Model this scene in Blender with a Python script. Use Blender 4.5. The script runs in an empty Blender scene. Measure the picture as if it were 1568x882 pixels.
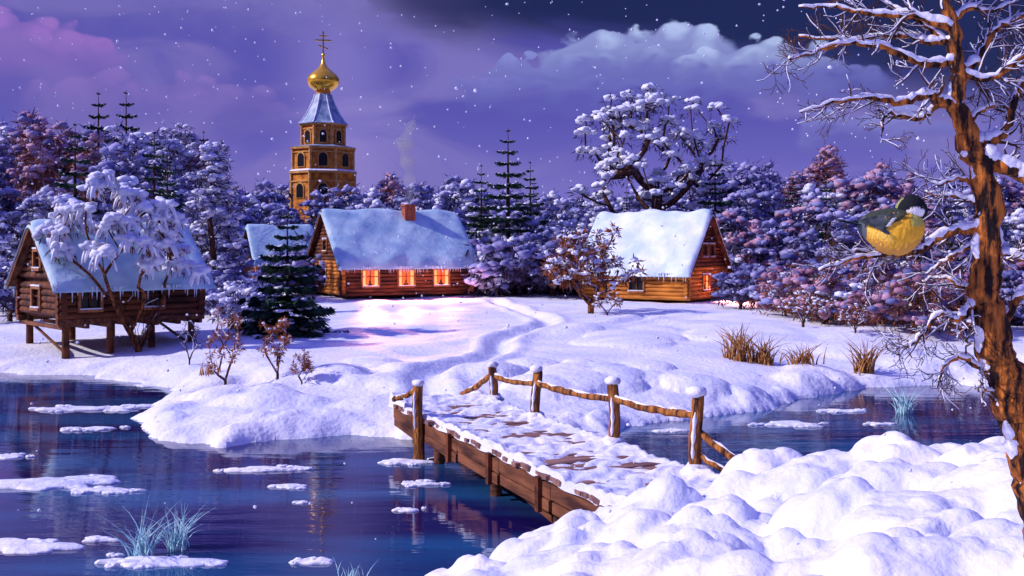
import bpy, math, random
import numpy as np
from mathutils import Vector, Matrix
RNG=np.random.default_rng(7); random.seed(7)
scn=bpy.context.scene
R=math.radians

# ---------------------------------------------------------------- materials
def mat(name,col=(.5,.5,.5),rough=.7,col2=None,nscale=3.,bump=0.,bscale=20.,spec=.3,stretch=(1,1,1),detail=3,emit=None,estr=0,lo=.35,hi=.65,bdist=.03,bdet=3):
    m=bpy.data.materials.new(name); m.use_nodes=True
    nt=m.node_tree; b=nt.nodes['Principled BSDF']
    b.inputs['Base Color'].default_value=(*col,1); b.inputs['Roughness'].default_value=rough
    b.inputs['Specular IOR Level'].default_value=spec
    tc=nt.nodes.new('ShaderNodeTexCoord'); mp=nt.nodes.new('ShaderNodeMapping')
    mp.inputs['Scale'].default_value=stretch
    nt.links.new(tc.outputs['Object'],mp.inputs[0])
    if col2 is not None:
        n=nt.nodes.new('ShaderNodeTexNoise'); n.inputs['Scale'].default_value=nscale; n.inputs['Detail'].default_value=detail
        nt.links.new(mp.outputs[0],n.inputs['Vector'])
        r=nt.nodes.new('ShaderNodeValToRGB'); r.color_ramp.elements[0].position=lo; r.color_ramp.elements[1].position=hi
        r.color_ramp.elements[0].color=(*col,1); r.color_ramp.elements[1].color=(*col2,1)
        nt.links.new(n.outputs['Fac'],r.inputs[0]); nt.links.new(r.outputs[0],b.inputs['Base Color'])
    if bump>0:
        n=nt.nodes.new('ShaderNodeTexNoise'); n.inputs['Scale'].default_value=bscale; n.inputs['Detail'].default_value=bdet
        nt.links.new(mp.outputs[0],n.inputs['Vector'])
        bp=nt.nodes.new('ShaderNodeBump'); bp.inputs['Strength'].default_value=bump; bp.inputs['Distance'].default_value=bdist
        nt.links.new(n.outputs['Fac'],bp.inputs['Height']); nt.links.new(bp.outputs[0],b.inputs['Normal'])
    if emit:
        b.inputs['Emission Color'].default_value=(*emit,1); b.inputs['Emission Strength'].default_value=estr
    return m
M={}
M['snow']=mat('snow',(.70,.73,.90),.6,(.88,.87,.93),.5,bump=.7,bscale=5,bdist=.08,bdet=5)
M['snow_roof']=mat('snow_roof',(.34,.53,.70),.6,(.58,.76,.85),.9,bump=.5,bscale=3,bdist=.08)  # roof snow with bluish shade put into its colour
M['snow_roofw']=mat('bright_roof_snow',(.52,.66,.80),.6,(.80,.87,.93),.7,bump=.5,bscale=3,bdist=.08)  # lighter copy of the roof snow, sunlight put into its colour
M['tin']=mat('blue_tin_roof',(.12,.20,.36),.5,(.38,.48,.64),1.2,bump=.3,bscale=6)
M['tsnow']=mat('tree_snow',(.58,.61,.83),.7,(.86,.87,.95),1.8)
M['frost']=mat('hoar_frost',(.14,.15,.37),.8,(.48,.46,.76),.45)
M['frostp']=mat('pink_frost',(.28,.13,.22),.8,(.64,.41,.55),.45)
M['frostd']=mat('shaded_frost',(.07,.08,.24),.8,(.28,.30,.58),.45)  # darker copy of the hoar frost, shade put into its colour
M['twig']=mat('dark_twigs',(.016,.010,.03),.8,(.055,.028,.06),3)
M['twigr']=mat('brown_twigs',(.10,.025,.012),.8,(.30,.09,.03),3)
M['bark']=mat('bark',(.030,.012,.012),.9,(.12,.045,.022),4)
M['barko']=mat('orange_bark',(.018,.006,.006),.85,(.66,.20,.03),30,bump=1.,bscale=55,stretch=(1,1,.22),lo=.42,hi=.64,bdist=.04,detail=6,bdet=6)
M['barkr']=mat('reddish_bark',(.03,.010,.006),.85,(.36,.11,.03),9,stretch=(1,1,.35),lo=.42,hi=.66)
M['needle']=mat('spruce_needles',(.006,.024,.022),.7,(.03,.085,.05),2)
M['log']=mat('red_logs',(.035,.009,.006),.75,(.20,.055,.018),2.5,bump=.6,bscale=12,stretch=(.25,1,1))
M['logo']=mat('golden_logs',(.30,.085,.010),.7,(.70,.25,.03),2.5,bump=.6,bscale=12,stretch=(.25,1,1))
M['wood']=mat('weathered_wood',(.05,.014,.010),.8,(.25,.09,.04),4,bump=.8,bscale=18,stretch=(1,.2,1))
M['plank']=mat('deck_planks',(.12,.055,.06),.8,(.36,.19,.15),3,bump=.7,bscale=15,stretch=(.2,1,1))
M['post']=mat('post_wood',(.04,.010,.006),.8,(.50,.18,.035),9,bump=1.,bscale=24,stretch=(1,1,.2),bdist=.05)
M['dark']=mat('dark_opening',(.008,.006,.01),.3)
M['frame']=mat('window_frame',(.24,.08,.03),.6,(.40,.16,.06),6)
M['glow']=mat('lit_window',(.5,.08,.02),.4,emit=(1,.11,.02),estr=1.2)
M['curtain']=mat('curtain',(.8,.4,.2),.7,emit=(1,.40,.10),estr=1.1)
M['brick']=mat('chimney_brick',(.25,.05,.03),.8,(.45,.13,.06),5,bump=.5,bscale=12)
M['gold']=mat('gilded_dome',(.9,.45,.03),.25,(1,.58,.07),2); M['gold'].node_tree.nodes['Principled BSDF'].inputs['Metallic'].default_value=.7
M['church']=mat('orange_brick_wall',(.34,.10,.012),.8,(.74,.27,.03),1.6,bump=.5,bscale=7)
M['trim']=mat('cornice_trim',(.46,.20,.05),.7,(.72,.40,.13),2)
M['leaf']=mat('dry_leaves',(.20,.05,.02),.8,(.45,.15,.06),8)
M['reed']=mat('dry_reeds',(.18,.06,.02),.8,(.48,.23,.07),8)
M['ice']=mat('frosted_blades',(.25,.55,.68),.5,(.6,.85,.9),8)
M['icicle']=mat('icicle_ice',(.7,.8,.9),.15,spec=.6)

# ---------------------------------------------------------------- mesh builder
def ico(sub):
    import bmesh
    bm=bmesh.new(); bmesh.ops.create_icosphere(bm,subdivisions=sub,radius=1)
    v=np.array([x.co[:] for x in bm.verts]); f=np.array([[q.index for q in t.verts] for t in bm.faces]); bm.free(); return v,f
ICO={k:ico(k) for k in (1,2,3)}
class MB:
    def __init__(s): s.v=[];s.f=[];s.m=[];s.sm=[];s.n=0;s.slots=[]
    def slot(s,k):
        if k not in s.slots: s.slots.append(k)
        return s.slots.index(k)
    def add(s,v,f,k,smooth=False):
        v=np.asarray(v,float).reshape(-1,3)
        fl=(np.asarray(f)+s.n).tolist() if not isinstance(f,list) else [[i+s.n for i in q] for q in f]
        s.v.append(v); s.f+=fl; j=s.slot(k); s.m+= [j]*len(fl); s.sm+=[smooth]*len(fl); s.n+=len(v)
    def box(s,c,size,k,rz=0,mat3=None):
        x,y,z=[a/2 for a in size]
        v=np.array([[-x,-y,-z],[x,-y,-z],[x,y,-z],[-x,y,-z],[-x,-y,z],[x,-y,z],[x,y,z],[-x,y,z]])
        if rz: 
            cc,ss=math.cos(rz),math.sin(rz); v=v@np.array([[cc,ss,0],[-ss,cc,0],[0,0,1]])
        if mat3 is not None: v=v@np.asarray(mat3).T
        s.add(v+np.array(c),[[0,3,2,1],[4,5,6,7],[0,1,5,4],[1,2,6,5],[2,3,7,6],[3,0,4,7]],k)
    def beam(s,a,b,w,h,k):
        a=Vector(a);b=Vector(b);d=(b-a); q=d.to_track_quat('Y','Z').to_matrix()
        s.box((a+b)/2,(w,d.length,h),k,mat3=np.array(q))
    def frus(s,P0,P1,R0,R1,k,n=5,cap=False):
        P0=np.atleast_2d(P0).astype(float);P1=np.atleast_2d(P1).astype(float);N=len(P0)
        if N==0: return
        R0=np.broadcast_to(np.asarray(R0,float),(N,));R1=np.broadcast_to(np.asarray(R1,float),(N,))
        d=P1-P0; L=np.linalg.norm(d,axis=1,keepdims=True)+1e-9; d=d/L
        ref=np.where(np.abs(d[:,2:3])>.9,np.array([[1.,0,0]]),np.array([[0,0,1.]]))
        a=np.cross(d,ref); a/=np.linalg.norm(a,axis=1,keepdims=True); b=np.cross(d,a)
        t=np.linspace(0,2*np.pi,n,endpoint=False)
        ring=a[:,None,:]*np.cos(t)[None,:,None]+b[:,None,:]*np.sin(t)[None,:,None]
        v=np.concatenate([P0[:,None]+ring*R0[:,None,None],P1[:,None]+ring*R1[:,None,None]],1)
        i=np.arange(n);j=(i+1)%n
        f=np.stack([i,i+n,j+n,j],1)[None]+(np.arange(N)*2*n)[:,None,None]
        s.add(v.reshape(-1,3),f.reshape(-1,4),k,True)
        if cap:
            fl=[]
            for q in range(N):
                fl.append([q*2*n+x for x in range(n)]); fl.append([q*2*n+n+x for x in range(n)][::-1])
            s.v.append(v.reshape(-1,3)); s.f+=[[x+s.n for x in g] for g in fl]; s.m+=[s.slot(k)]*len(fl); s.sm+=[False]*len(fl); s.n+=v.size//3
    def chain(s,pts,rad,k,n=6,endcap=True,lump=0):
        pts=np.asarray(pts,float);m=len(pts); rad=np.asarray(rad,float)
        t=np.gradient(pts,axis=0); t/=np.linalg.norm(t,axis=1,keepdims=True)+1e-9
        ref=np.array([0,1.,0]) if abs(t[:,1]).max()<.8 else np.array([.3,.2,1.])
        a=np.cross(t,ref); a/=np.linalg.norm(a,axis=1,keepdims=True)+1e-9; b=np.cross(t,a)
        th=np.linspace(0,2*np.pi,n,endpoint=False)
        rr=rad[:,None]*np.ones((1,n))
        if lump: rr=rr*(1+lump*(np.sin(3*th[None]+np.arange(m)[:,None]*.35)+.7*np.sin(5*th[None]-np.arange(m)[:,None]*.22+1)+.9*RNG.normal(size=(m,n))*.5))
        v=pts[:,None]+(a[:,None]*np.cos(th)[None,:,None]+b[:,None]*np.sin(th)[None,:,None])*rr[:,:,None]
        f=[]
        for i in range(m-1):
            for j in range(n):
                j2=(j+1)%n; f.append([i*n+j,i*n+j2,(i+1)*n+j2,(i+1)*n+j])
        if endcap: f.append(list(range(n))[::-1]); f.append([(m-1)*n+j for j in range(n)])
        s.add(v.reshape(-1,3),f,k,True)
    def puffs(s,C,Rr,k,sub=2,flat=.7,rough=.22):
        C=np.atleast_2d(C); N=len(C)
        if N==0: return
        Rr=np.broadcast_to(np.asarray(Rr,float),(N,)); bv,bf=ICO[sub]
        ph=RNG.uniform(0,6.28,(N,1,3)); fr=RNG.uniform(1.6,3.2,(N,1,3))
        d=1+rough*(np.sin(bv[None]*fr*1.3+ph).prod(2)*1.6+.5*np.sin(bv[None,:,0]*5+ph[:,:,0])*np.sin(bv[None,:,1]*6+ph[:,:,1]))
        st=RNG.uniform(.8,1.3,(N,1,3)); st[:,:,2]=flat*RNG.uniform(.85,1.15,(N,1))
        v=bv[None]*d[:,:,None]*Rr[:,None,None]*st+C[:,None]
        f=bf[None]+(np.arange(N)*len(bv))[:,None,None]
        s.add(v.reshape(-1,3),f.reshape(-1,3),k,True)
    def tufts(s,C,rad,per,size,k,flat=.8,down=0,thin=.3):
        C=np.atleast_2d(C);N=len(C)
        if N==0:return
        rad=np.broadcast_to(np.asarray(rad,float),(N,))
        d=RNG.normal(size=(N,per,3)); d/=np.linalg.norm(d,axis=2,keepdims=True)
        rr=RNG.uniform(.3,1.,(N,per,1))**.6
        p=d*rr*rad[:,None,None]; p[:,:,2]*=flat
        p=(C[:,None]+p).reshape(-1,3); d=d.reshape(-1,3).copy(); d[:,2]-=down; d+=RNG.normal(size=d.shape)*.35
        d/=np.linalg.norm(d,axis=1,keepdims=True)
        sz=(size*RNG.uniform(.6,1.4,(len(p),1)))
        w=np.cross(d,RNG.normal(size=d.shape)); w/=np.linalg.norm(w,axis=1,keepdims=True)
        a=p-w*sz*thin;b=p+w*sz*thin;c=p+d*sz*1.3
        v=np.stack([a,b,c],1).reshape(-1,3)
        s.add(v,np.arange(len(v)).reshape(-1,3),k)
    def mesh(s,name):
        me=bpy.data.meshes.new(name); V=np.concatenate(s.v) if s.v else np.zeros((0,3))
        me.from_pydata(V.tolist(),[],s.f)
        for k in s.slots: me.materials.append(M[k])
        me.polygons.foreach_set('material_index',s.m); me.polygons.foreach_set('use_smooth',s.sm); me.update(); return me
    def obj(s,name,parent=None,loc=None,rz=0,scale=None):
        o=bpy.data.objects.new(name,s.mesh(name)); scn.collection.objects.link(o)
        if parent: o.parent=parent
        if loc is not None: o.location=loc
        o.rotation_euler[2]=rz
        if scale: o.scale=(scale,)*3
        return o
def empty(name,loc,rz=0):
    o=bpy.data.objects.new(name,None); scn.collection.objects.link(o); o.location=loc; o.rotation_euler[2]=rz; o.empty_display_size=.5; return o
def at(b,d): return (b*d/1568.,d)   # plan position from bearing and distance

# ---------------------------------------------------------------- terrain
far=[(-700,60),(-200,46),(-60,43)]+[at(*q) for q in [(-784,40.8),(-654,40.2),(-544,37),(-509,34.8),(-549,32.4),(-579,28.8),(-544,26.8),(-434,25.6),(-354,26.6),(-244,27.2),(-164,27.0),(-90,26.2),(0,26),(60,26.6),(140,26.6),(176,28.5),(296,30.2),(406,31.5),(446,34),(546,36.5),(666,37.5),(784,36.5),(1100,36)]]+[(60,38),(200,45),(700,60),(700,900),(-700,900)]
near=[(-700,-40),(-60,1),(-15,5),(-6,8),(-2.2,12),(-.35,15.5),(.2,16.8),(.9,17.3),(2,18.0),(4,18.7),(7,18),(10,16.5),(20,15),(60,13),(700,10),(700,-300),(-700,-300)]
def pdist(X,Y,poly):
    D=np.full(X.shape,1e9); ins=np.zeros(X.shape,bool); n=len(poly)
    for i in range(n):
        x0,y0=poly[i];x1,y1=poly[(i+1)%n]; dx,dy=x1-x0,y1-y0
        t=np.clip(((X-x0)*dx+(Y-y0)*dy)/(dx*dx+dy*dy),0,1)
        D=np.minimum(D,np.hypot(X-x0-t*dx,Y-y0-t*dy))
        if y0!=y1:
            c=((y0>Y)!=(y1>Y))&(X<(x1-x0)*(Y-y0)/(y1-y0)+x0); ins^=c
    return np.where(ins,D,-D)
def ns(X,Y,f,s=0):
    return (np.sin(X*f*1.1+1.3*np.sin(Y*f*.7+s)+s)*np.cos(Y*f*1.3+1.1*np.sin(X*f*.9+2*s)))
def bumpset(seed,n,x0,x1,y0,y1,r0,r1):
    g=np.random.default_rng(seed); return np.stack([g.uniform(x0,x1,n),g.uniform(y0,y1,n),r0+(r1-r0)*g.uniform(0,1,n)**1.8],1)
BN=np.concatenate([bumpset(1,760,-2.5,13,4,19.5,.2,.75),bumpset(11,1500,-2.5,10,7,18.5,.10,.28)])
BF=np.concatenate([bumpset(2,380,-22,32,25,38,.3,1.4),bumpset(3,26,2,34,38,52,1.2,3.2)])
path=[at(-110,27),at(-128,30.5),at(-122,34),at(-50,38),at(-20,42),at(-14,46),at(50,51),at(140,53),at(206,57)]
path2=[at(50,51),at(52,57),at(14,63),at(-4,68),at(-30,74)]
def smooth_path(P):
    P=np.array(P); o=[]
    Q=np.concatenate([[2*P[0]-P[1]],P,[2*P[-1]-P[-2]]])
    for i in range(1,len(Q)-2):
        for t in np.linspace(0,1,5,endpoint=False):
            a,b_,c,d=Q[i-1],Q[i],Q[i+1],Q[i+2]; o.append(tuple(.5*((2*b_)+(-a+c)*t+(2*a-5*b_+4*c-d)*t*t+(-a+3*b_-3*c+d)*t**3)))
    o.append(tuple(P[-1])); return o
path=smooth_path(path);path2=smooth_path(path2)
def pld(X,Y,pl):
    D=np.full(X.shape,1e9)
    for (x0,y0),(x1,y1) in zip(pl[:-1],pl[1:]):
        dx,dy=x1-x0,y1-y0;t=np.clip(((X-x0)*dx+(Y-y0)*dy)/(dx*dx+dy*dy),0,1)
        D=np.minimum(D,np.hypot(X-x0-t*dx,Y-y0-t*dy))
    return D
def height(X,Y):
    X=np.asarray(X,float);Y=np.asarray(Y,float)
    Xw=X+.25*ns(X,Y,1.7,1)+.12*ns(X,Y,4,2);Yw=Y+.25*ns(X,Y,1.5,3)+.12*ns(X,Y,3.7,4)
    df=pdist(Xw,Yw,far);dn=pdist(Xw,Yw,near)
    hf=.75*(1-np.exp(-np.maximum(df,0)/1.8))+.014*np.maximum(df,0)+.055*np.clip(Y-80,0,60)+.012*np.clip(Y-140,0,400)
    hn=3.4*(1-np.exp(-np.maximum(dn,0)/5.5))
    def bumps(B,amp):
        o=np.zeros(X.shape)
        for bx,by,r in B:
            i0,i1=np.searchsorted(X[0],[bx-r,bx+r]); j0,j1=np.searchsorted(Y[:,0],[by-r,by+r])
            if i1<=i0 or j1<=j0: continue
            sx,sy=X[j0:j1,i0:i1],Y[j0:j1,i0:i1]
            d2=((sx-bx)**2+(sy-by)**2)/(r*r)
            o[j0:j1,i0:i1]=np.maximum(o[j0:j1,i0:i1],amp*r*np.sqrt(np.clip(1-d2,0,1)))
        return o
    pd=np.minimum(pld(X,Y,path),pld(X,Y,path2))
    bl=np.clip(pd/1.6-.3,0,1)
    lx,ly=X-.45,Y-21.5; u=-.404*lx+.915*ly; v=.915*lx+.404*ly
    br=np.clip((np.abs(v)-1.1)/.5,0,1); br=np.where((u<-7.5)|(u>7.5),1,br)
    fadeb=np.clip((48-Y)/14,.35,1)
    of=hf+bumps(BF,.30)*bl*br*np.clip(df/1.0,0,1)*fadeb+(.13*ns(X,Y,.35,5)+.04*ns(X,Y,1.1,6))*np.clip(df/3,0,1)
    of=of-.22*np.exp(-(pd/.42)**2)+.10*np.exp(-((pd-.85)/.35)**2)
    on=hn+(bumps(BN[:760],.60)+bumps(BN[760:],.42))*np.clip(dn/.5,0,1)*br+.05*ns(X,Y,2.5,7)*br
    land=np.maximum(np.where(df>0,of,-1),np.where(dn>0,on,-1))
    wet=np.minimum(-np.maximum(df,dn),3)
    h=np.where(land>-1,land,-.15-.35*np.maximum(wet,0))
    inb=(np.abs(v)<1.25)&(np.abs(u)<5.6)
    h=np.where(inb,np.minimum(h,.78),h)
    return h
def axis(segs):
    a=[segs[0][0]]
    for (p,q,s) in segs:
        n=max(1,int(round((q-p)/s))); a+=list(np.linspace(p,q,n+1)[1:])
    return np.array(a)
xs=axis([(-700,-200,60),(-200,-60,8),(-60,-26,.9),(-26,-3,.2),(-3,9,.065),(9,26,.2),(26,60,.8),(60,200,8),(200,700,60)])
ys=axis([(-300,-20,40),(-20,4,1),(4,19.5,.065),(19.5,45,.17),(45,90,.4),(90,160,2),(160,900,40)])
X,Y=np.meshgrid(xs,ys); H=height(X,Y)
def gz(x,y):
    i=min(max(np.searchsorted(xs,x)-1,0),len(xs)-2); j=min(max(np.searchsorted(ys,y)-1,0),len(ys)-2)
    a=(x-xs[i])/(xs[i+1]-xs[i]); c=(y-ys[j])/(ys[j+1]-ys[j])
    return float((H[j,i]*(1-a)+H[j,i+1]*a)*(1-c)+(H[j+1,i]*(1-a)+H[j+1,i+1]*a)*c)
nx,ny=len(xs),len(ys)
i=np.arange(ny-1)[:,None]*nx+np.arange(nx-1)[None,:]
F=np.stack([i,i+1,i+nx+1,i+nx],-1).reshape(-1,4)
b=MB(); b.add(np.stack([X,Y,H],-1).reshape(-1,3),F,'snow',True); b.obj('snow_ground')

# water
wm=bpy.data.materials.new('river_water'); wm.use_nodes=True; nt=wm.node_tree; pb=nt.nodes['Principled BSDF']
pb.inputs['Roughness'].default_value=.04; pb.inputs['IOR'].default_value=1.75
tc=nt.nodes.new('ShaderNodeTexCoord'); mp=nt.nodes.new('ShaderNodeMapping'); mp.inputs['Scale'].default_value=(.3,1.5,1); nt.links.new(tc.outputs['Object'],mp.inputs[0])
n=nt.nodes.new('ShaderNodeTexNoise'); n.inputs['Scale'].default_value=1.5; n.inputs['Detail'].default_value=4; nt.links.new(mp.outputs[0],n.inputs['Vector'])
bp=nt.nodes.new('ShaderNodeBump'); bp.inputs['Strength'].default_value=.22; bp.inputs['Distance'].default_value=.04; nt.links.new(n.outputs[0],bp.inputs['Height']); nt.links.new(bp.outputs[0],pb.inputs['Normal'])
n2=nt.nodes.new('ShaderNodeTexNoise'); n2.inputs['Scale'].default_value=.30; n2.inputs['Detail'].default_value=6; nt.links.new(mp.outputs[0],n2.inputs['Vector'])
r=nt.nodes.new('ShaderNodeValToRGB'); r.color_ramp.elements[0].position=.40;r.color_ramp.elements[1].position=.62
r.color_ramp.elements[0].color=(.010,.006,.08,1); r.color_ramp.elements[1].color=(.015,.085,.23,1)
nt.links.new(n2.outputs[0],r.inputs[0]); nt.links.new(r.outputs[0],pb.inputs['Base Color'])
M['water']=wm
b=MB(); b.add([[-700,-100,0],[700,-100,0],[700,120,0],[-700,120,0]],[[0,1,2,3]],'water'); b.obj('river_water')

# ice floes: ragged flat patches made of several lobes
b=MB()
fl=[(120,627,58),(212,622,26),(150,657,34),(60,742,100),(165,752,40),(400,720,56),(440,745,30),(620,708,46),(645,742,34),(250,862,75),(40,838,85),(620,782,24),(480,862,40),(1030,660,30),(1210,650,46),(1350,650,22),(1290,630,32),(1130,612,50),(10,700,34),(460,770,14)]
for k,(px,py,w) in enumerate(fl):
    d0=7840/(py-380.); X0,Y0=at(px-784,d0); R0=w*d0/1568; g=np.random.default_rng(k+50)
    lobes=[(0,0,1.)]+[(g.uniform(-1.2,1.2),g.uniform(-.5,.5),g.uniform(.15,.5)) for _ in range(6 if w>30 else 3)]
    for li,(ox_,oy_,fs) in enumerate(lobes):
        x,y=X0+ox_*R0,Y0+oy_*R0; rr=R0*fs*.85; nn=40; rings=[(1.0,-.03),(1.0,.004),(.96,.02),(.85,.034),(.4,.042)]
        ph=g.uniform(0,6.28,6); V=[]; th=np.linspace(0,2*np.pi,nn,endpoint=False)
        rad=1+.20*np.sin(2*th+ph[0])+.15*np.sin(3*th+ph[1])+.10*np.sin(5*th+ph[2])+.08*np.sin(8*th+ph[3])+.06*np.sin(13*th+ph[4])
        asp=g.uniform(.22,.46)
        for s_,z_ in rings:
            zz=(z_+.003*li*(z_>0))*(min(1.8,.6+rr))*(1+.4*np.sin(3*th+ph[2])*(z_>.03))
            V.append(np.stack([x+rad*s_*rr*np.cos(th),y+rad*s_*rr*asp*np.sin(th),zz],1))
        V.append(np.array([[x,y,.046*min(1.8,.6+rr)]])); V=np.concatenate(V); Fc=[]
        for a in range(len(rings)-1):
            for j in range(nn): j2=(j+1)%nn; Fc.append([a*nn+j,a*nn+j2,(a+1)*nn+j2,(a+1)*nn+j])
        for j in range(nn): Fc.append([(len(rings)-1)*nn+j,(len(rings)-1)*nn+(j+1)%nn,len(rings)*nn])
        b.add(V,Fc,'snow',True)
b.obj('snowy_ice_floes')

# ---------------------------------------------------------------- houses
def logwall(b,p0,p1,nrm,z0,z1,wins,k,r=.15,ext=.22,gable=None):
    p0=np.array(p0,float);p1=np.array(p1,float); L=np.linalg.norm(p1-p0); d=(p1-p0)/L
    z=z0+r
    while z<z1-.02:
        u0,u1=-ext,L+ext
        if gable:
            zt=(z-z0)/(z1-z0); u0=L/2*zt-0.02; u1=L-u0
            if u1-u0<.3: break
        iv=[(u0,u1)]
        for (a,c,v0,v1) in wins:
            if v0-r*.7<z<v1+r*.7:
                nv=[]
                for s_,e_ in iv:
                    if a>s_ and c<e_: nv+=[(s_,a),(c,e_)]
                    elif a<=s_<c: nv.append((c,e_))
                    elif s_<a<=e_: nv.append((s_,a))
                    else: nv.append((s_,e_))
                iv=nv
        for s_,e_ in iv:
            if e_-s_<.05: continue
            A=p0+d*s_;B=p0+d*e_; b.frus([[*A,z]],[[*B,z]],r,r,k,8,cap=True)
        z+=r*1.85
def window(b,p0,p1,nrm,w,lit,curt=True):
    p0=np.array(p0,float);p1=np.array(p1,float);d=(p1-p0)/np.linalg.norm(p1-p0);nrm=np.array(nrm,float)
    a,c,v0,v1=w; ang=math.atan2(d[1],d[0])
    def bx(u0,u1,z0,z1,off,th,k):
        ctr=p0+d*(u0+u1)/2+nrm*off; b.box((*ctr,(z0+z1)/2),(u1-u0,th,z1-z0),k,rz=ang)
    bx(a,c,v0,v1,.0,.04,'glow' if lit else 'dark')
    t=.12
    bx(a-t,a,v0-t,v1+t,.12,.16,'frame');bx(c,c+t,v0-t,v1+t,.12,.16,'frame')
    bx(a,c,v1,v1+t,.12,.16,'frame');bx(a-.06,c+.06,v0-t,v0-.003,.15,.22,'frame')
    bx(a-.06,c+.06,v0,v0+.05,.17,.16,'tsnow'); bx(a-t,c+t,v1+t+.003,v1+t+.07,.13,.18,'tsnow')
    m=(a+c)/2; bx(m-.04,m+.04,v0,v1,.07,.05,'log'); zc=v0+(v1-v0)*.62; bx(a,m-.04,zc-.035,zc+.035,.07,.045,'log'); bx(m+.04,c,zc-.035,zc+.035,.07,.045,'log')
    if lit and curt:
        bx(a,a+(c-a)*.2,v0+.05,v1,.035,.02,'curtain');bx(c-(c-a)*.2,c,v0+.05,v1,.035,.02,'curtain')
        bx(m-.2,m+.2,v0+.05,v0+.2,.04,.02,'dark'); bx(m-.09,m+.09,v0+.2,v0+.42,.04,.02,'log')
def house(name,L,W,hw,hr,loc,rz,front=[],right=[],left=[],gr=[],gl=[],kf='log',kg='log',snow='snow_roof',oh=.5,ohg=.45,thick=.38,seed=0,stilts=0,door=None):
    E=empty(name,loc,rz)
    b=MB(); hx,hy=L/2,W/2
    e=.09
    b.add([[-hx+e,-hy+e,0],[hx-e,-hy+e,0],[hx-e,hy-e,0],[-hx+e,hy-e,0],[-hx+e,-hy+e,hw],[hx-e,-hy+e,hw],[hx-e,hy-e,hw],[-hx+e,hy-e,hw],[-hx+e,0,hr-.15],[hx-e,0,hr-.15]],
      [[0,1,5,4],[1,2,6,5],[2,3,7,6],[3,0,4,7],[4,5,9,8],[6,7,8,9],[5,6,9],[7,4,8],[0,3,2,1]],kf)
    b.obj('wall_core',E)
    b=MB()
    F0=((-hx,-hy),(hx,-hy),(0,-1)); Rg=((hx,-hy),(hx,hy),(1,0)); Lg=((-hx,hy),(-hx,-hy),(-1,0)); Bk=((hx,hy),(-hx,hy),(0,1))
    fw=[w[:4] for w in front]
    logwall(b,*F0,0,hw,fw,kf); logwall(b,*Bk,0,hw,[],kf)
    b.obj('log_walls',E)
    b=MB(); logwall(b,*Rg,.1,hw,[w[:4] for w in right],kg); logwall(b,*Lg,.1,hw,[w[:4] for w in left],kg)
    logwall(b,*Rg,hw,hr-.1,[w[:4] for w in gr],'log',gable=True); logwall(b,*Lg,hw,hr-.1,[w[:4] for w in gl],'log',gable=True)
    b.obj('gable_logs',E)
    b=MB()
    for w in front: window(b,*F0,w[:4],w[4])
    for w in right+gr: window(b,*Rg,w[:4],w[4])
    for w in left+gl: window(b,*Lg,w[:4],w[4])
    if b.n: b.obj('windows',E)
    sl=(hr-hw)/hy; ex=hx+ohg; ey=hy+oh
    b=MB()
    for s in (-1,1):
        A=[(-ex,s*ey,hw-oh*sl),(ex,s*ey,hw-oh*sl),(ex,0,hr),(-ex,0,hr)]
        V=[list(p) for p in A]+[[p[0],p[1],p[2]+.12] for p in A]
        b.add(V,[[0,1,2,3],[4,7,6,5],[0,4,5,1],[1,5,6,2],[2,6,7,3],[3,7,4,0]],'wood')
    for s in (-1,1):
        for t in (-1,1): b.beam((s*(ex+.02),t*(ey+.02),hw-oh*sl+.0),(s*(ex+.02),0,hr+.0),.06,.26,'log')
    b.obj('roof_boards',E)
    b=MB(); nu,nv=70,56; g=np.random.default_rng(seed)
    u=np.linspace(-1,1,nu);v=np.linspace(-1,1,nv);U,Vv=np.meshgrid(u,v)
    px=U*(ex+.10);py=Vv*(ey+.14)
    rid=hw-oh*sl+.12+(ey+.14-np.abs(py))*sl-.14*sl
    rid=np.where(np.abs(py)<.5,hr+.12-sl*(py**2/(1.)+.25),rid)
    prof=(1-np.abs(U)**14)**.4*(1-np.abs(Vv)**16)**.4
    th=thick*prof*(1+.22*np.sin(px*1.3+seed)*np.cos(py*1.7)+.12*np.sin(px*3.1+2)*np.sin(py*2.7+seed))
    edge=.10*np.sin(px*2.3+seed)*(np.abs(Vv)>.9)
    top=np.stack([px,py+edge,rid+th],-1).reshape(-1,3); bot=np.stack([px,py+edge,rid-.01-.08*(np.abs(Vv)>.97)],-1).reshape(-1,3)
    ii=(np.arange(nv-1)[:,None]*nu+np.arange(nu-1)[None]); f=np.stack([ii,ii+1,ii+nu+1,ii+nu],-1).reshape(-1,4)
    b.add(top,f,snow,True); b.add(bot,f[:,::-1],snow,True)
    bd=[*range(nu),*[j*nu+nu-1 for j in range(1,nv)],*[(nv-1)*nu+j for j in range(nu-2,-1,-1)],*[j*nu for j in range(nv-2,0,-1)]]
    m=len(bd); vv=np.concatenate([bot[bd],top[bd]]); b.add(vv,[[j,(j+1)%m,m+(j+1)%m,m+j] for j in range(m)],snow,True)
    b.obj('roof_snow',E)
    b=MB()
    for s in (-1,1):
        x=-ex
        while x<ex:
            l=g.uniform(.1,.6); b.frus([[x,s*(ey+.08),hw-oh*sl+.12]],[[x,s*(ey+.08),hw-oh*sl+.06-l]],.055,.004,'icicle',5); x+=g.uniform(.08,.3)
    b.obj('icicles',E)
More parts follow.
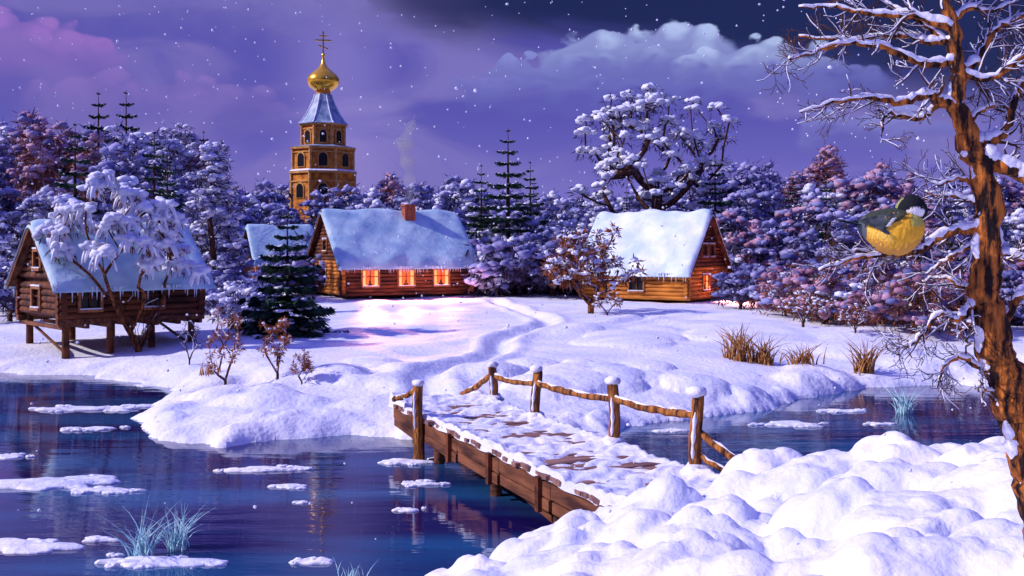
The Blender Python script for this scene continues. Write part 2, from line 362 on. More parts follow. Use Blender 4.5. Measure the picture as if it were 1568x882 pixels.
    if stilts:
        b=MB()
        for sx in (-1,-.33,.33,1):
            for sy in (-1,1):
                b.frus([[sx*(hx-.25),sy*(hy-.3),-stilts-.6]],[[sx*(hx-.25),sy*(hy-.3),0]],.17,.15,'log',8)
        for sy in (-1,1): b.beam((-hx-.2,sy*(hy-.05),-.12),(hx+.2,sy*(hy-.05),-.12),.26,.24,'wood')
        for q in np.linspace(-hx,hx,7): b.beam((q,-hy-.1,-.32),(q,hy+.1,-.32),.16,.16,'wood')
        for sx in (-1,1): b.beam((sx*(hx-.25),-hy+.35,-stilts+.2),(sx*(hx-.25),hy-.35,-.3),.09,.09,'wood')
        b.obj('stilts',E)
    return E
def place(corner,d,L,W,rz,sx):
    x,y=at(corner,d); lx,ly=-sx*L/2,W/2; c,s=math.cos(rz),math.sin(rz)
    return x+lx*c-ly*s, y+lx*s+ly*c
rz=R(28); L,W=10.3,7.5; cx,cy=place(525-784,74,L,W,rz,-1)
wn=[(f*L-.6,f*L+.6,.7,1.85,True) for f in (.2,.475,.75)]
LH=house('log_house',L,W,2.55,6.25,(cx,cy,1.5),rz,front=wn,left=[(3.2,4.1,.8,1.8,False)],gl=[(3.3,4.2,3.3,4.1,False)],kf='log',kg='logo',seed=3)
b=MB(); b.box((1.15,-.8,5.9),(.85,.75,1.7),'brick'); b.box((1.15,-.8,6.8),(1.0,.9,.14),'brick'); b.puffs([[1.15,-.45,6.92]],[.3],'tsnow',2,.35); b.obj('chimney',LH)
def warm(parent,loc,rot,e,sz=1.1):
    l=bpy.data.lights.new('added_window_light','AREA'); l.energy=e; l.color=(1,.36,.30); l.size=sz; l.spread=R(70)
    o=bpy.data.objects.new('added_window_light',l); scn.collection.objects.link(o); o.parent=parent; o.location=loc; o.rotation_euler=rot  # area lamp added in front of a lit window to tint nearby snow pink
def add_snow_spot(parent,loc,tgt,e,ang):
    l=bpy.data.lights.new('added_snow_spot','SPOT'); l.energy=e; l.color=(1,.42,.34); l.spot_size=R(ang); l.spot_blend=1; l.shadow_soft_size=.35
    o=bpy.data.objects.new('added_snow_spot',l); scn.collection.objects.link(o); o.parent=parent; o.location=loc  # narrow spot added outside a lit window to throw long pink streaks on snow
    o.rotation_euler=(Vector(tgt)-Vector(loc)).to_track_quat('-Z','Y').to_euler()
for f in (.2,.475,.75):
    lx=-L/2+f*L; warm(LH,(lx,-W/2-.35,1.3),(R(-55),0,0),240)
    add_snow_spot(LH,(lx,-W/2-.3,1.9),(lx-6.2,-W/2-17.5,-.5),15000,13)
vm=bpy.data.materials.new('smoke'); vm.use_nodes=True; nt=vm.node_tree; nt.nodes.clear()
o=nt.nodes.new('ShaderNodeOutputMaterial'); vs=nt.nodes.new('ShaderNodeVolumeScatter'); vs.inputs['Color'].default_value=(.85,.88,1,1); vs.inputs['Density'].default_value=.5
nt.links.new(vs.outputs[0],o.inputs['Volume'])
M['smoke']=vm
b=MB(); tt=np.linspace(0,1,34); b.chain(np.stack([1.15+.55*np.sin(tt*8)*tt,-.8+0*tt,6.9+tt*7.2],1),(.18+.60*tt**.7)*np.clip((1-tt)*3,0.02,1)*(1+.3*np.sin(tt*31)),'smoke',12,lump=.10); b.obj('chimney_smoke',LH)
rz=R(28); x,y=at(428-784,86); house('log_shed',4.6,4.2,2.4,4.9,(x,y,gz(x,y)+.3),rz,left=[(1.6,2.5,.9,1.8,False)],kf='logo',kg='logo',seed=5)
rz=R(-35); L,W=8.3,6.3; cx,cy=place(1052-784,70,L,W,rz,1)
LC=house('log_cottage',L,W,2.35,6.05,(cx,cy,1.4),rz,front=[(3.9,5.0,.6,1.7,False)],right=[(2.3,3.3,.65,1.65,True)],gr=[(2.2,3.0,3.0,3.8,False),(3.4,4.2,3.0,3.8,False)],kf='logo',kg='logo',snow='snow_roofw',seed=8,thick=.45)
warm(LC,(L/2+.35,-W/2+2.8,1.3),(R(-60),0,R(90)),300)
add_snow_spot(LC,(L/2+.3,-W/2+2.8,1.7),(L/2+10,-W/2-3,-.2),3500,18)
rz=R(43); L,W=6.0,5.0; cx,cy=place(95-784,42,L,W,rz,-1)
house('stilt_house',L,W,1.65,3.95,(cx,cy,2.05),rz,front=[(.7,1.5,.4,1.2,False),(3.4,4.2,.4,1.2,False)],left=[(1.9,2.8,.4,1.2,False)],gl=[(2.1,2.9,2.1,2.8,False)],seed=11,stilts=1.6,oh=.45,thick=.3)

# ---------------------------------------------------------------- church tower
def ngon(b,r0,r1,z0,z1,k,n=8,smooth=False,ph=None):
    ph=np.pi/n if ph is None else ph
    t=np.linspace(0,2*np.pi,n,endpoint=False)+ph
    V=np.concatenate([np.stack([r0*np.cos(t),r0*np.sin(t),0*t+z0],1),np.stack([r1*np.cos(t),r1*np.sin(t),0*t+z1],1)])
    b.add(V,[[j,(j+1)%n,n+(j+1)%n,n+j] for j in range(n)]+[list(range(n))[::-1],[n+j for j in range(n)]],k,smooth)
x,y=at(495-784,120); E=empty('church_tower',(x,y,0),R(10))
b=MB()
ngon(b,3.9,3.9,2,13.6,'church');ngon(b,3.72,3.72,14.05,16.4,'church');ngon(b,2.62,2.62,16.85,19.2,'church')
b.obj('walls',E)
b=MB()
ngon(b,4.15,4.15,13.6,13.85,'trim');ngon(b,4.2,3.85,13.85,14.08,'snow');ngon(b,4.0,4.05,16.4,16.65,'trim');ngon(b,4.08,2.7,16.65,16.95,'tin');ngon(b,2.85,2.95,19.2,19.4,'trim')
ngon(b,4.05,4.05,12.6,12.75,'trim');ngon(b,3.85,3.85,15.98,16.1,'trim');ngon(b,2.72,2.72,18.75,18.87,'trim')
for q in range(8):
    a=q*np.pi/4+np.pi/8
    for (rr_,z0,z1) in ((3.9,9,13.6),(3.72,14.05,16.4),(2.62,16.95,19.2)): b.frus([[rr_*math.cos(a),rr_*math.sin(a),z0]],[[rr_*math.cos(a),rr_*math.sin(a),z1]],.2,.2,'trim',6)
b.obj('cornices',E)
def arch(b,ang,rad,z0,w,h,k,off):
    c,s=math.cos(ang),math.sin(ang); P=[(-w/2,0),(w/2,0),(w/2,h-w/2)]+[(w/2*math.cos(t),h-w/2+w/2*math.sin(t)) for t in np.linspace(.3,np.pi-.3,5)]+[(-w/2,h-w/2)]
    n=len(P); V=[]
    for o_ in (off-.25,off):
        for (u,v) in P: V.append(((rad+o_)*c-u*s,(rad+o_)*s+u*c,z0+v))
    b.add(V,[list(range(n,2*n))]+[[j,(j+1)%n,n+(j+1)%n,n+j] for j in range(n)],k)
b=MB()
for q in range(8):
    a=q*np.pi/4
    for (rr_,z0,w_,h_) in ((3.46,14.4,.95,1.5),(2.42,17.2,.75,1.4),(3.62,10.8,1.0,1.6)):
        arch(b,a,rr_,z0-.10,w_+.3,h_+.27,'trim',.10); arch(b,a,rr_,z0,w_,h_,'dark',.16)
b.obj('arched_windows',E)
b=MB(); zz=[19.4,19.65,20.4,21.3,22.3,23.0];rr_=[3.1,2.75,2.2,1.7,1.25,1.0]
for j in range(5): ngon(b,rr_[j],rr_[j+1],zz[j],zz[j+1],'tin')
for q in range(8):
    a=q*np.pi/4+np.pi/8
    for j in range(5): b.frus([[rr_[j]*math.cos(a),rr_[j]*math.sin(a),zz[j]]],[[rr_[j+1]*math.cos(a),rr_[j+1]*math.sin(a),zz[j+1]]],.09,.09,'tsnow',5)
b.obj('tent_roof',E)
b=MB(); ngon(b,.85,.85,23.0,23.5,'church',12)
b.obj('drum',E)
prof=[(.75,23.4),(1.0,23.45),(1.25,23.6),(1.65,23.95),(1.88,24.4),(1.82,24.9),(1.5,25.35),(1.0,25.75),(.55,26.15),(.28,26.6),(.15,27.1),(.1,27.6)]
n=40; t=np.linspace(0,2*np.pi,n,endpoint=False)
V=np.concatenate([np.stack([r_*np.cos(t)*(1),r_*np.sin(t),0*t+z_],1) for r_,z_ in prof])
b=MB(); b.add(V,[[a*n+j,a*n+(j+1)%n,(a+1)*n+(j+1)%n,(a+1)*n+j] for a in range(len(prof)-1) for j in range(n)],'gold',True); b.puffs([[0,0,27.6]],[.25],'gold',2,1,0); b.obj('onion_dome',E)
b=MB(); b.box((0,0,29),(.16,.16,2.8),'gold'); b.box((0,.003,29.35),(1.9,.15,.16),'gold'); b.box((0,.003,29.85),(.9,.15,.14),'gold'); b.beam((-.55,.003,28.75),(.55,.003,28.35),.15,.14,'gold'); b.obj('cross',E)

# ---------------------------------------------------------------- trees
def skel(targets,trunk,tip=.02,pw=.46,seg=.5,sag=.15,jit=.08,up=.6):
    pos=[np.array(p,float) for p in trunk]; par=[-1]+list(range(len(trunk)-1))
    T=np.array(targets); ax=np.array(trunk)
    order=np.argsort([np.min(np.linalg.norm(ax-t,axis=1)) for t in T]); leaves=[]
    for q in order:
        t=T[q]; P=np.array(pos); d=np.linalg.norm(P-t,axis=1); hor=np.hypot(P[:,0]-t[0],P[:,1]-t[1])
        cost=d+1.2*np.maximum(0,P[:,2]-(t[2]-up*hor)); cost[0]+=5
        k=int(np.argmin(cost)); p0=P[k]; Ld=np.linalg.norm(t-p0); m=max(2,int(Ld/seg)); prev=k
        sd=RNG.normal(size=3)*jit*Ld
        for j in range(1,m+1):
            s=j/m; p=p0+(t-p0)*s; w=math.sin(math.pi*s); p=p+np.array([sd[0]*w,sd[1]*w,sag*Ld*w])
            if j<m: p=p+RNG.normal(size=3)*jit*.25*min(Ld,1.5)
            pos.append(p); par.append(prev); prev=len(pos)-1
        leaves.append(prev)
    cnt=np.zeros(len(pos))
    for l in leaves: cnt[l]+=1
    for k in range(len(pos)-1,0,-1):
        cnt[par[k]]+=cnt[k]
    rad=tip*np.maximum(cnt,1)**pw
    return np.array(pos),np.array(par),rad,leaves
def limbs(b,pos,par,rad,kb,ks,n=5,snowr=.75,minr=0):
    i=np.arange(1,len(pos)); P0=pos[par[i]];P1=pos[i];R0=np.minimum(rad[par[i]],rad[i]*1.25);R1=rad[i]
    b.frus(P0,P1,R0,R1,kb,n)
    if ks:
        d=P1-P0; d/=np.linalg.norm(d,axis=1,keepdims=True)+1e-9; k=np.abs(d[:,2])<.86
        up=np.array([0,0,1.])-d*d[:,2:3]; 
        b.frus((P0+up*(R0*.55+.006)[:,None])[k],(P1+up*(R1*.55+.006)[:,None])[k],(R0*snowr+.008)[k],(R1*snowr+.008)[k],ks,n)
def crown_pts(n,rx,rz,cz,hollow=.45,seed=0,low=-1.,ry=None):
    g=np.random.default_rng(seed); o=[]
    while len(o)<n:
        d=g.normal(size=3); d/=np.linalg.norm(d); 
        if d[2]<low: continue
        r=hollow+(1-hollow)*g.uniform()**.5; r*=1+.12*math.sin(5*math.atan2(d[1],d[0])+seed)+.1*math.sin(7*d[2]+seed)
        o.append([d[0]*r*rx,d[1]*r*(ry or rx),cz+d[2]*r*rz])
    return np.array(o)
def clumps(b,C,r,ks,kd,npf=6,sub=1,per=14,size=.3,flat=.6,spread=.8,pf=.45,down=.4,kf=None,ks2=None):
    n=len(C)
    for j in range(npf):
        o=RNG.normal(size=(n,3)); o/=np.linalg.norm(o,axis=1,keepdims=True); o*=r*spread*RNG.uniform(.3,1,(n,1)); o[:,2]=np.abs(o[:,2])*.5+.15*r-.25*(o[:,0]**2+o[:,1]**2)/r
        b.puffs(C+o,r*pf*RNG.uniform(.6,1.2,n),ks if (not ks2 or j%3) else ks2,sub,flat)
    b.tufts(C-np.array([0,0,.22*r]),r*1.0,per,size,kd,.75,down,.12)
    if kf: b.tufts(C+np.array([0,0,.1*r]),r*1.05,max(4,per//2),size*.8,kf,.8,-.2,.14)
def frosty(name,seed,Hh,rx,n,r,z0=.25,ks='tsnow',kd='twig',sub=1,per=16,kf='frost',cone=False,pf=.46,tip=.03,npf=6,kb='bark',ks2=None):
    global RNG; RNG=np.random.default_rng(seed)
    rz_=Hh*(1-z0)/2; cz=Hh*z0+rz_
    C=crown_pts(n,rx,rz_,cz,.3,seed)
    if cone:
        s=(C[:,2]-Hh*z0)/(Hh*(1-z0)); C[:,:2]*=(1.25*(1-s)**.6+.15)[:,None]
    tr=[[0,0,-.3]]+[[.25*math.sin(q*1.7+seed)*q/6,.25*math.cos(q*1.3+seed)*q/6,Hh*.75*q/6] for q in range(1,7)]
    pos,par,rad,lv=skel(C,tr,tip=tip,seg=.8)
    b=MB(); limbs(b,pos,par,rad,kb,'tsnow' if ks!='frost' else 'frost',4)
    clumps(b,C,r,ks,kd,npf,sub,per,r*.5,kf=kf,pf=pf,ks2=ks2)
    return b
def spruce(seed,Hh,rx,lev,snow=.5,z0=.06,detail=1.,kn='needle',per=9,wf=.42):
    global RNG; RNG=np.random.default_rng(seed); b=MB()
    b.chain([[0,0,-.3],[0,0,Hh*.5],[0,0,Hh]],[Hh*.018,Hh*.011,.01],'bark',7)
    for l in range(lev):
        s=l/(lev-1); z=Hh*(z0+(1-z0)*s)*.985; Lr=rx*(1-s)**.85*RNG.uniform(.8,1.12)+.04*Hh*.3
        nb=int(per*(1-.5*s))+2; off=RNG.uniform(0,6.28)
        for q in range(nb):
            a=off+q*6.283/nb+RNG.normal()*.2; ll=Lr*RNG.uniform(.65,1.2); dr=.42-.5*s*.6
            m=7; t=np.linspace(0,1,m)
            dx=np.array([math.cos(a),math.sin(a),0]); sd=np.array([-math.sin(a),math.cos(a),0])
            P=dx*(t*ll)[:,None]+np.array([0,0,1.])*(z+RNG.normal()*.02*Hh/10-dr*ll*t+ .30*ll*t**2.2)[:,None]
            b.chain(P,.02*(1-t*.8)*Hh/8,'bark',3,False)
            k=int(26*detail); tt=RNG.uniform(.12,1,k); pp=np.stack([np.interp(tt,t,P[:,c]) for c in range(3)],1)
            side=RNG.choice([-1,1],k)[:,None]; w=ll*wf*(1-tt*.7)[:,None]+.05*ll
            d=sd*side*w*RNG.uniform(.6,1.1,(k,1))+dx*w*.9+np.array([0,0,-1.])*w*RNG.uniform(.0,.55,(k,1))
            nr=np.cross(d,[0,0,1.]); nr/=np.linalg.norm(nr,axis=1,keepdims=True)+1e-9; wd=ll*.035+.010*Hh/6
            V=np.stack([pp-nr*wd,pp+nr*wd,pp+d*.6+nr*wd*1.1-np.array([0,0,.02]),pp+d],1).reshape(-1,3)
            b.add(V,(np.arange(k)*4)[:,None]+np.array([0,1,2,3]),kn)
            V=np.stack([pp+np.array([0,0,wd]),pp-np.array([0,0,wd*1.5]),pp+d*.9-np.array([0,0,wd*2.5])],1).reshape(-1,3)
            b.add(V,np.arange(3*k).reshape(-1,3),kn)
            if snow>0:
                kk=max(1,int(snow*6)); tt=RNG.uniform(.3,1.0,kk); pp=np.stack([np.interp(tt,t,P[:,c]) for c in range(3)],1)+(sd*RNG.normal(size=(kk,1))+dx*RNG.normal(size=(kk,1))*.4)*ll*.11
                pp[:,2]+=.02*ll+.02
                b.puffs(pp,ll*.11*RNG.uniform(.5,1.3,kk)*(.6+snow*.6),'tsnow',1,.35)
    return b
def inst(me,name,x,y,s=1,rz=0,parent=None,dz=0,sz=None):
    o=bpy.data.objects.new(name,me); scn.collection.objects.link(o); o.location=(x,y,gz(x,y)-.05+dz) ; o.scale=(s,s,sz or s); o.rotation_euler[2]=rz
    if parent: o.parent=parent
    return o
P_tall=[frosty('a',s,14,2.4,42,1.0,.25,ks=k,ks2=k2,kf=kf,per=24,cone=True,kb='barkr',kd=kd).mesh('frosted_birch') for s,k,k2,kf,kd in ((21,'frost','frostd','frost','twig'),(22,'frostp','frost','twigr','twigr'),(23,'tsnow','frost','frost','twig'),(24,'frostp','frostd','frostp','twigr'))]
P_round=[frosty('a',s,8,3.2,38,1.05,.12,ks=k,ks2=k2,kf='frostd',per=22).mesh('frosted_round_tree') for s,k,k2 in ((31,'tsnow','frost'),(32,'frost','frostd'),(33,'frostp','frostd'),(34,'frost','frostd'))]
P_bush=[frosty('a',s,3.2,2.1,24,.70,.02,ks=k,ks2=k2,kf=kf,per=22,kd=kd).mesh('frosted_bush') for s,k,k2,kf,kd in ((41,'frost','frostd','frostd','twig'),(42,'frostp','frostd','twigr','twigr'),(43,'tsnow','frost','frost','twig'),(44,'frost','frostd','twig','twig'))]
P_spr=[spruce(s,12,2.7,15,.5,.05,.8).mesh('snowy_spruce') for s in (51,52)]
forest=empty('distant_forest',(0,0,0))
g=np.random.default_rng(99)
def top_h(px):
    tab=[(-900,13),(-784,13.5),(-700,13),(-600,15),(-540,14),(-460,11),(-400,7),(-300,6.5),(-230,8.2),(-150,7.6),(-60,7.6),(30,7),(100,7),(330,8),(400,8.5),(460,10),(560,9.5),(700,8),(800,8),(1100,10)]
    return np.interp(px,[t[0] for t in tab],[t[1] for t in tab])
for row,(d0,step,fac) in enumerate(((88,56,.72),(97,50,.9),(108,44,1.05),(122,38,1.1))):
    px=-1150.
    while px<1250:
        d=d0+g.uniform(-3,3); hh=top_h(px)*fac*g.uniform(.7,1.22); x,y=at(px,d)
        left=px<-420; right=px>330
        q=g.uniform()
        if hh>9.5 and q<.70: me=P_tall[g.choice([0,1,2,3,1]) if not right else g.choice([1,1,0,3])]; base=14
        elif q>.84: me=P_spr[g.integers(2)]; base=12; hh*=1.08
        elif left and q<.4: me=P_tall[g.choice([1,3,2,0])]; base=14
        else: me=P_round[(2 if (right and g.uniform()<.5) else g.choice([0,1,0,3,1]))]; base=8
        inst(me,'forest_tree',x,y,hh/base,g.uniform(0,6.28),forest); px+=step*g.uniform(.6,1.3)
bx=empty('snowy_undergrowth',(0,0,0))
for (a0,a1,d,n) in ((-500,-380,70,8),(-420,-280,84,10),(-45,110,82,20),(100,330,84,14),(340,560,66,24),(380,800,58,30),(500,900,50,20),(-784,-640,60,10),(-480,-400,58,5)):
    for q in range(n):
        px=g.uniform(a0,a1); dd=d*g.uniform(.93,1.12); x,y=at(px,dd); me=P_bush[g.choice([0,3,2,0,2]) if px<340 else g.choice([0,1,1,2,3])]; inst(me,'bush',x,y,g.uniform(.6,1.25)*(1.3 if d>80 else .85),g.uniform(0,6.28),bx)
for (a,d,s,v_) in ((-20,84,.7,0),(5,86,.75,3),(60,80,.6,1),(85,84,.7,0),(-52,88,.65,1),(-430,78,.55,3),(365,80,.8,2),(400,78,.7,1),(440,82,.9,2),(480,74,.8,3),(30,80,.5,1)):
    x,y=at(a,d); inst(P_round[v_],'round_tree',x,y,s,g.uniform(0,6),bx)
for (px,top,d,sc) in ((778,195,84,1.1),(737,250,86,.9),(812,245,88,.95),(115,185,72,1.0),(236,198,74,.95),(256,225,62,.9),(1095,235,84,1),(1265,262,80,.85)):
    x,y=at(px-784,d); hh=5+(380-top)*d/1568-gz(x,y); me=P_spr[g.integers(2)]; o=inst(me,'spruce_tree',x,y,hh/12,g.uniform(0,6)); o.scale=(hh/12*sc*1.05,hh/12*sc*1.05,hh/12)
x,y=at(440-784,49); spruce(77,6.2,2.25,13,.45,.08,1.9,per=9,wf=.36).obj('spruce_tree',loc=(x,y,gz(x,y)-.1))
x,y=at(325-784,72); frosty('p',61,12.4,1.75,80,.62,.12,ks='tsnow',ks2='frost',kf='frost',per=26,cone=True,sub=2,pf=.42).obj('snowy_pine_tree',loc=(x,y,gz(x,y)-.2))
x,y=at(553-784,84); frosty('p',62,7.2,1.3,36,.5,.1,ks='tsnow',kf='frost',per=22,cone=True,sub=1).obj('snowy_pine_tree',loc=(x,y,gz(x,y)))
RNG=np.random.default_rng(5)
x,y=at(1000-784,86); gzz=gz(x,y); C=crown_pts(112,6.8,6.5,10.6,.40,5,low=-.6,ry=4.8); C[:,0]+=.2
tr=[[0,0,-.5],[.05,0,1.5],[-.1,0,3],[0,0,4.4],[.2,0,6],[.3,0,8]]
pos,par,rad,lv=skel(C,tr,tip=.06,seg=.8,up=1.1,sag=-.08,jit=.07)
b=MB(); limbs(b,pos,par,rad,'bark','tsnow',6,.5); clumps(b,C,.82,'tsnow','twig',7,2,34,.34,flat=.62,pf=.43,spread=.9)
b.obj('snowy_oak_tree',loc=(x,y,gzz))
RNG=np.random.default_rng(15)
x,y=at(212-784,43.5); gzz=gz(x,y); C=crown_pts(66,3.4,2.4,5.05,.5,9,low=-.6,ry=2.4); C[:,0]-=1.05
C[:,2]-=.11*(C[:,0]+1.05)**2
tr=[[0,0,-.4],[0,0,.35]]
sub=np.array([[-.75,0,2.2],[-.25,.2,2.5],[.35,-.1,2.4],[.8,.1,2.3],[.1,-.3,2.8]])
pos,par,rad,lv=skel(np.concatenate([sub,C]),tr,tip=.022,seg=.45,up=1.5,sag=.03,jit=.06,pw=.44)
b=MB(); limbs(b,pos,par,rad,'barkr','tsnow',6,.5); clumps(b,C,.48,'tsnow','twigr',8,2,18,.24,flat=.70,pf=.46,spread=1.0,down=1.3)
# snow-laden shoots drooping from each clump
for c in C:
    for q in range(4):
        a=RNG.uniform(0,6.28); l=RNG.uniform(.45,.8); t=np.linspace(0,1,6)
        P=c+np.stack([math.cos(a)*l*.75*t,math.sin(a)*l*.75*t,.15*l*np.sin(t*3)-l*.9*t**2],1); b.chain(P,.016*(1-.7*t),'barkr',4,False); b.chain(P+np.array([0,0,.045]),np.array([.05,.085,.10,.09,.07,.03]),'tsnow',6)
for q in range(26):
    a=RNG.uniform(0,6.28); l=RNG.uniform(1.2,3.2); o=np.array([math.cos(a)*.7,math.sin(a)*.7,1.3]); t=np.linspace(0,1,7)[:,None]
    b.chain(o*l*.55*t**.9+RNG.normal(size=(7,3))*.04+np.array([0,0,.2])*t,.022*(1-.8*t[:,0]),'barkr',4,False)
b.obj('snowy_birch_tree',loc=(x,y,gzz-.05))
def shrub(name,px,d,Hh,rx,n,r,seed,ks='tsnow',kb='bark',kl='twigr',per=20,sub=2,pf=.35,npf=2,tip=.012,size=.1,lean=0):
    global RNG; RNG=np.random.default_rng(seed); x,y=at(px-784,d); C=crown_pts(n,rx,Hh*.42,Hh*.6,.3,seed,low=-.8)
    C[:,0]+=lean
    pos,par,rad,lv=skel(C,[[0,0,-.2],[0,0,.12*Hh]],tip=tip,seg=.3,up=1.6,sag=.04,jit=.08)
    b=MB(); limbs(b,pos,par,rad,kb,'tsnow',5,.5)
    b.tufts(C,r,per,size,kl,.8,.1,.25)
    if ks: clumps(b,C,r,ks,kl,npf,sub,8,size,pf=pf)
    return b.obj(name,loc=(x,y,gz(x,y)-.03))
shrub('bare_snowy_tree',905,62,4.9,2.8,90,.35,71,npf=3,pf=.5,size=.28,tip=.026,per=14,kl='twigr',kb='barkr')
shrub('dry_shrub',345,33,2.6,.6,30,.12,72,ks='tsnow',kl='leaf',kb='barkr',tip=.010,npf=1,pf=.5,per=20,size=.09)
shrub('dry_shrub',425,33,2.1,.65,30,.12,73,ks='tsnow',kl='leaf',kb='barkr',tip=.010,npf=1,pf=.5,per=20,size=.09,lean=-.1)
shrub('dry_shrub',462,32,1.1,.32,18,.1,74,ks='tsnow',kl='leaf',kb='barkr',tip=.008,npf=1,pf=.4,per=20,size=.08)
shrub('dry_shrub',290,38,1.6,.5,20,.1,75,kl='twig',kb='bark',tip=.008,npf=1,per=8,size=.07)
shrub('dry_shrub',1230,50,1.8,1.4,46,.14,76,kl='twigr',kb='bark',tip=.013,npf=1,pf=.7,per=8,size=.14)
shrub('dry_shrub',1310,46,1.3,.8,30,.12,79,kl='twigr',kb='bark',tip=.010,npf=1,pf=.6,per=8,size=.12)
shrub('dry_shrub',1400,48,1.8,1.1,40,.15,81,kl='twigr',kb='bark',tip=.011,npf=1,pf=.7,per=8,size=.14)
shrub('dry_shrub',1480,45,1.6,1.1,36,.15,82,kl='twigr',kb='bark',tip=.011,npf=1,pf=.7,per=8,size=.14)
shrub('dry_shrub',930,58,1.4,1.0,26,.15,78,kl='twigr',kb='bark',tip=.011,npf=1,pf=.6,per=8,size=.14)
shrub('dry_shrub',325,62,2.2,1.2,40,.25,80,kl='twigr',kb='bark',tip=.012,npf=2,pf=.5,per=12,size=.18)
def reeds(name,px,d,Hh,n,seed,k='reed',sp=.3,w=.018,zoff=0,lean=.45):
    g=np.random.default_rng(seed); x,y=at(px-784,d); b=MB()
    for q in range(n):
        a=g.uniform(0,6.28); l=Hh*g.uniform(.4,1.05); o=g.normal(size=2)*sp*.35; le=lean*l*g.uniform(.1,1.3)
        t=np.linspace(0,1,6); P=np.stack([o[0]+math.cos(a)*le*t**1.8,o[1]+math.sin(a)*le*t**1.8,l*(t-.25*t**3*lean*2*g.uniform(0,1))-.05],1)
        b.chain(P,w*g.uniform(.6,1.2)*(1-t*.92),k,3,False)
    z=max(gz(x,y),0)+zoff; return b.obj(name,loc=(x,y,z))
reeds('reed_clump',1130,39,1.6,80,1,sp=.8,w=.045,lean=.75); reeds('reed_clump',1170,38.5,1.4,60,2,sp=.7,w=.045,lean=.75); reeds('reed_clump',1228,37.5,.9,50,3,sp=.7,w=.035,lean=.9)
reeds('reed_clump',1325,38,1.5,60,4,sp=.45,w=.04,lean=.6); reeds('frosted_grass_tuft',1387,31,1.1,44,5,'ice',.35,.025,0,.8); 
reeds('frosted_grass_tuft',218,16.6,.95,44,6,'ice',.22,.018,.0,.8); reeds('frosted_grass_tuft',272,17,.9,50,7,'ice',.25,.018,.0,.8); reeds('frosted_grass_tuft',535,15.5,.35,26,8,'ice',.3,.012,.0,.8); reeds('reed_clump',320,36,.7,30,9,sp=.5,w=.02)

# ---------------------------------------------------------------- footbridge
E=empty('wooden_footbridge',(.45,21.5,1.0),math.atan2(.404,.915)); Lh=5.75
g=np.random.default_rng(4); b=MB(); yv=-Lh-.25
while yv<Lh:
    w=g.uniform(.2,.27); b.box((g.normal()*.03,yv+w/2,-.04+g.normal()*.008),(2.45+g.uniform(0,.16),w-.03,.08),'plank',rz=g.normal()*.014); yv+=w
b.obj('deck_planks',E)
b=MB()
for sx in (-1.12,0,1.12):
    b.beam((sx,-Lh-.2,-.2),(sx,.6,-.2),.2,.235,'wood'); b.beam((sx*.99,.603,-.215),(sx*.99,Lh,-.215),.2,.235,'wood')
for sx in (-1.26,1.26):
    for k_,y0 in enumerate(np.arange(-Lh,Lh-.5,2.3)): b.beam((sx+.004*k_,y0,-.24-.01*k_),(sx+.004*k_,min(y0+2.27,Lh),-.24+.01*k_),.07,.26,'wood'); b.beam((sx-.012+.004*k_,y0+.05,-.5-.012*k_),(sx-.012+.004*k_,min(y0+2.2,Lh),-.5+.02*k_),.06,.2,'wood')
for yy in np.arange(-Lh+.4,Lh,2.3): b.box((-1.33,yy,-.36),(.08,.14,.62),'log'); b.box((1.33,yy,-.36),(.08,.14,.62),'log')
b.obj('side_beams',E)
b=MB()
for yy in (-4.3,-3.3,-.4,3.0):
    for sx in (-1.02,1.02): b.frus([[sx,yy,-2.2]],[[sx,yy,-.33]],.13,.12,'wood',9)
    b.beam((-1.2,yy+.01,-.42),(1.2,yy+.01,-.42),.18,.18,'wood')
b.beam((-1.03,-4.3,-1.0),(-1.03,-.4,-.5),.08,.12,'wood')
b.obj('piles',E)
posts=[(1.3,-4.1,1.38),(1.2,-1.25,1.25),(1.2,2.4,1.1),(1.25,5.2,.9)]
b=MB(); sn=MB()
RNG=np.random.default_rng(8)
for (px_,py_,h) in posts:
    t=np.linspace(0,1,14); P=np.stack([px_+.04*np.sin(t*5+py_),py_+.03*np.cos(t*4),-.5+(h+.5)*t],1); b.chain(P,(.125-.02*t),'post',12,lump=.07); sn.puffs([[px_,py_,h+.05]],[.16],'snow',2,.65,.1); sn.puffs([[px_,py_,.06],[px_-.1,py_-.1,.03]],[.24,.2],'snow',2,.5)
    sn.chain(P[5:12]+np.array([-.085,-.05,0]),.05*np.array([.3,.8,.5,1,.6,.9,.2]),'snow',6)
t=np.linspace(0,1,14); P=np.stack([-1.4+.02*np.sin(t*6),3.4+0*t,-1.2+2.0*t],1); b.chain(P,.13-.015*t,'post',12,lump=.07); sn.puffs([[-1.4,3.4,.83]],[.16],'snow',2,.6,.1); sn.chain(P[6:13]+np.array([-.09,-.05,0]),.05*np.array([.3,.8,.5,1,.6,.9,.2]),'snow',6)
def rail(a,c,r=.07):
    a=np.array(a);c=np.array(c);t=np.linspace(0,1,13)[:,None]; P=a+(c-a)*t; P[:,2]+=-.06*np.sin(np.pi*t[:,0]); P+=RNG.normal(size=P.shape)*.009
    b.chain(P,np.full(13,r)*RNG.uniform(.85,1.15,13),'post',8,lump=.05); sn.chain(P+np.array([0,0,r*.75]),np.full(13,r*.65)*RNG.uniform(.15,1.2,13),'snow',6)
rail((1.3,-4.1,1.02),(1.2,-1.25,.95));rail((1.2,-1.25,.93),(1.2,2.4,.82));rail((1.2,2.4,.8),(1.25,5.2,.68));rail((1.25,5.2,.72),(1.1,7.0,-.02));rail((-1.4,3.4,.72),(-1.5,5.0,.25),.06)
rail((1.3,-4.1,.75),(1.95,-6.0,-.1),.07); rail((1.3,-4.1,.35),(1.8,-5.6,-.15),.05)
